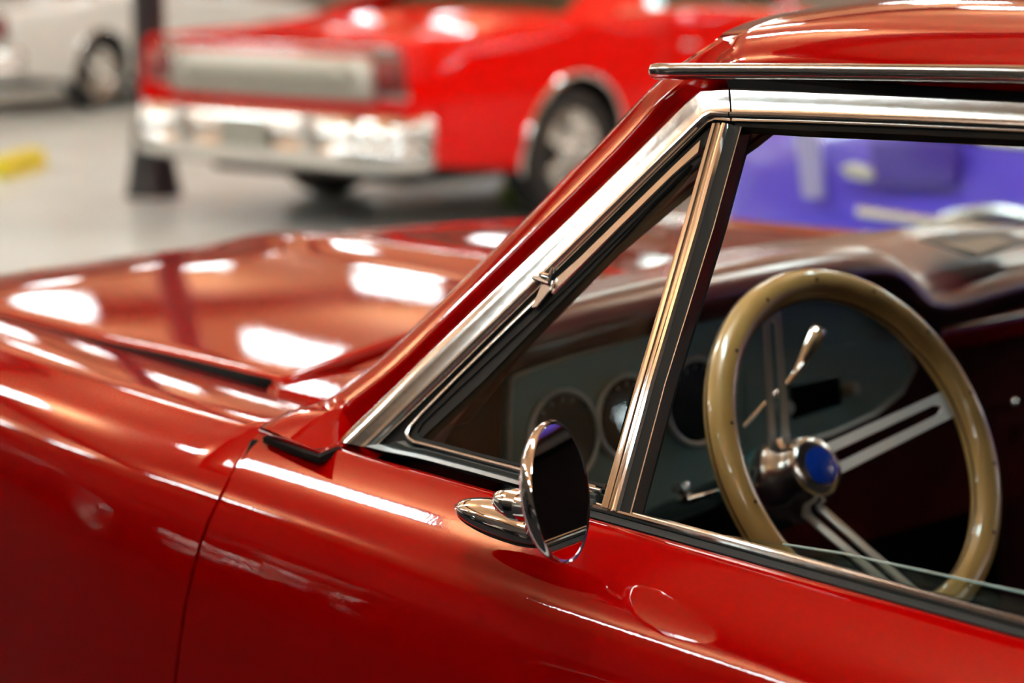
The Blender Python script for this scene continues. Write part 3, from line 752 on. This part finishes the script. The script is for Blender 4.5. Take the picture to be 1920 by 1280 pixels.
# speaker opening on top
q = [atZ(1722, 450, 1.068), atZ(1765, 440, 1.068), atZ(1880, 434, 1.066), atZ(1945, 455, 1.060), atZ(1880, 470, 1.056), atZ(1826, 484, 1.056)]
obj('speaker_frame', prism_g(q, (0, 0, .002)), 'vinyl_dark', dash, bevel=.001)
q = [atZ(1770, 458, 1.071), atZ(1865, 446, 1.069), atZ(1900, 456, 1.064), atZ(1832, 478, 1.060)]
obj('speaker_grille', prism_g(q, (0, 0, .0015)), 'tan_cloth', dash)
# painted dash face
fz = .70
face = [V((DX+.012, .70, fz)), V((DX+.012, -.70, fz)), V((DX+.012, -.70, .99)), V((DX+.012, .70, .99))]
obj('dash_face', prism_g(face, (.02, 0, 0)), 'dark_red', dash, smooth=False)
rows = [[V((DX+o, y, z)) for z, o in ((.985, .0), (.965, -.012), (.950, -.016), (.938, -.012), (.925, .004))] for y in (-.16, -.3, -.5, -.72)]
grid('dash_ridge', rows, 'red', dash, flip=True)
# instrument panel
out = [(958, 712), (968, 702), (1000, 691), (1100, 659), (1290, 603), (1400, 570), (1500, 548), (1580, 545), (1640, 580), (1690, 640), (1714, 690), (1690, 735), (1640, 775), (1560, 812), (1450, 845), (1380, 870), (1330, 905), (1280, 950), (1200, 985), (1060, 985), (965, 960), (954, 900), (954, 780)]
P_ = [atX(x, y, DX) for x, y in out]
cl = obj('instrument_panel', prism_g(P_, (.014, 0, 0)), 'cluster', car, bevel=.003)
obj('panel_rim', tube_g(P_+[P_[0]], .0032, 8), 'cluster_rim', cl)
cen = sum(P_, V())/len(P_)
def gauge(px, py, rad, needle):
    c_ = atX(px, py, DX-.002); ax = V((-1, 0, .12)).normalized(); u, v, a = basis(ax)
    g = obj('gauge', lathe_g([(rad*1.0, .006), (rad*.96, .001), (.001, .001), (.001, -.002), (rad*1.0, -.002)], c_, ax, 48), 'gauge_face', cl, edge=30)
    obj('bezel', torus_g(c_+ax*.005, ax, rad*1.03, .0035, 56, 10), 'cluster_rim', g)
    for k in range(13):
        an = math.radians(-130+260*k/12); d = (V((0, 0, 1))*math.cos(an)+V((0, -1, 0))*math.sin(an)); e = a.cross(d)
        p0, p1 = c_+a*.0022+d*rad*.78, c_+a*.0022+d*rad*.90
        obj('mark', prism_g([p0-e*.0006, p0+e*.0006, p1+e*.0006, p1-e*.0006], a*.0004), 'tick', g, smooth=False)
    an = math.radians(needle); d = (V((0, 0, 1))*math.cos(an)+V((0, -1, 0))*math.sin(an)); e = a.cross(d)
    obj('needle', prism_g([c_+a*.003-d*rad*.15-e*.001, c_+a*.003-d*rad*.15+e*.001, c_+a*.003+d*rad*.7], a*.0006), 'tick', g, smooth=False)
    obj('pin', lathe_g([(.0045, .002), (.004, .005), (.001, .0055)], c_, ax, 16), 'black_gloss', g)
gauge(1052, 818, .0485, -110); gauge(1172, 782, .0455, -60); gauge(1300, 752, .0475, -120)
# clock plate and radio on the right of the panel
q = [atX(1478, 724, DX-.002), atX(1570, 702, DX-.002), atX(1574, 757, DX-.002), atX(1482, 786, DX-.002)]
rd = obj('radio', prism_g(q, (-.004, 0, 0)), 'black_gloss', cl, bevel=.001)
q = [atX(1398, 690, DX-.001), atX(1606, 640, DX-.001), atX(1640, 700, DX-.001), atX(1606, 775, DX-.001), atX(1400, 832, DX-.001)]
obj('radio_plate', prism_g(q, (-.002, 0, 0)), 'cluster', cl, bevel=.001)
for px, py in ((1590, 728), (1465, 764)):
    obj('knob', lathe_g([(.009, 0), (.009, .012), (.007, .015), (.001, .015)], atX(px, py, DX-.003), (-1, 0, .1), 20), 'cluster_rim', rd)
for px, py in ((1881, 757), (1908, 812), (1912, 796)):
    k = obj('dash_knob', lathe_g([(.004, 0), (.004, .012), (.0075, .014), (.0075, .020), (.001, .022)], atX(px, py, DX+.01), (-1, 0, .15), 20), 'chrome', dash)
for px, py in ((1262, 915), (1272, 935)):
    obj('dash_knob', lathe_g([(.004, 0), (.004, .012), (.0075, .014), (.0075, .020), (.001, .022)], atX(px, py, .24), (-1, 0, .15), 20), 'chrome', dash)
# small chrome crank inside the door, behind the bar
cc = atY(1204, 857, .74)
obj('inner_knob', lathe_g([(.0185, 0), (.0185, .003), (.015, .007), (.001, .009)], cc, (-.75, -.45, .1), 28), 'chrome', car)

# ---- steering wheel
WN = V((-.8795, .050, .472)).normalized(); WC = V((0, .36, .94))
WUP = (V((0, 0, 1))-WN*WN.z).normalized(); WRT = WUP.cross(WN)
def wl(u, v, o=0): return WC+WRT*u+WUP*v+WN*o
sw = obj('steering_wheel', torus_g(WC, WN, .1785, .0163, 128, 20), 'wood', car)
obj('rim_seam', join([torus_g(WC-WN*.0005, WN, .1785+.0162, .0012, 128, 6), torus_g(WC+WN*.001, WN, .1785-.0162, .0012, 128, 6)]), 'wood_seam', sw)
for k in range(14):
    an = 2*math.pi*(k+.4)/14; p = wl(.1785*math.cos(an), .1785*math.sin(an), .0150)
    obj('rivet', lathe_g([(.0022, 0), (.0022, .0016), (.001, .0022)], p, WN, 10), 'wood_seam', sw)
HO = -.074
def spoke(deg):
    an = math.radians(deg); d = WRT*math.cos(an)+WUP*math.sin(an); e = -WRT*math.sin(an)+WUP*math.cos(an)
    def P(r, w_, h=0):
        f = max(0, min(1, (r-.03)/.135)); return WC+d*r+e*w_+WN*(-.098+(.094)*f+h)
    st = []
    N = 24
    W0, W1 = .0185, .0145
    vs, fs = [], []
    for i in range(N+1):
        r = .022+(.170-.022)*i/N; f = i/N
        wo = W0+(W1-W0)*f; wi = 0 if (i < 3 or i > N-3) else (.0052+.0012*(1-f))
        for s_ in (1, -1):
            for h_ in (0, -.003):
                vs += [P(r, s_*wo, h_), P(r, s_*wi, h_)]
    for i in range(N):
        a, b = i*8, (i+1)*8
        for s_ in (0, 4):
            fl = s_ == 4
            def q4(p, q, r_, s2): fs.append((p, q, r_, s2) if not fl else (s2, r_, q, p))
            q4(a+s_, a+s_+1, b+s_+1, b+s_)
            q4(a+s_+2, b+s_+2, b+s_+3, a+s_+3)
            q4(a+s_, b+s_, b+s_+2, a+s_+2)
            q4(a+s_+1, a+s_+3, b+s_+3, b+s_+1)
    o = mesh('spoke', vs, fs, 'alloy', sw, smooth=True, edge=30)
    return o
for dg in (10, -85, 107): spoke(dg)
hub = obj('hub', lathe_g([(.047, -.040), (.0475, -.028), (.043, -.016), (.0365, -.008), (.036, .004), (.0335, .011), (.029, .0155), (.0215, .0175), (.0205, .016)], WC+WN*HO, WN, 64), 'hub_alloy', sw, edge=50)
obj('horn_button', lathe_g([(.0200, .014), (.0196, .0185), (.015, .0200), (.001, .0208)], WC+WN*HO, WN, 48), 'blue_badge', sw, edge=50)
obj('collar', lathe_g([(.030, -.10), (.045, -.085), (.046, -.052), (.042, -.045)], WC+WN*HO, WN, 48), 'teal', sw)
obj('steering_column', lathe_g([(.034, -.42), (.034, -.12), (.040, -.11), (.040, -.095), (.030, -.09)], WC+WN*HO, WN, 32), 'black_gloss', car)
# gear lever on the column
l0, l1, l2, l3 = atX(1395, 800, .16), atX(1440, 752, .15), atX(1478, 718, .145), atX(1492, 700, .143)
lev = obj('gear_lever', tube_g([l0, l1, l2, l3], [.0030, .0030, .0034, .0040], 12), 'chrome', car)
k0, k1, k2, k3 = atX(1490, 703, .143), atX(1500, 688, .142), atX(1532, 626, .139), atX(1536, 617, .139)
obj('lever_knob', tube_g([k0, k1, k2, k3], [.0035, .0060, .0100, .0075], 20), 'chrome', lev)
obj('signal_lever', tube_g([atX(1395, 905, .14), atX(1330, 925, .13), atX(1285, 938, .12)], [.003, .003, .0045], 10), 'chrome', car)
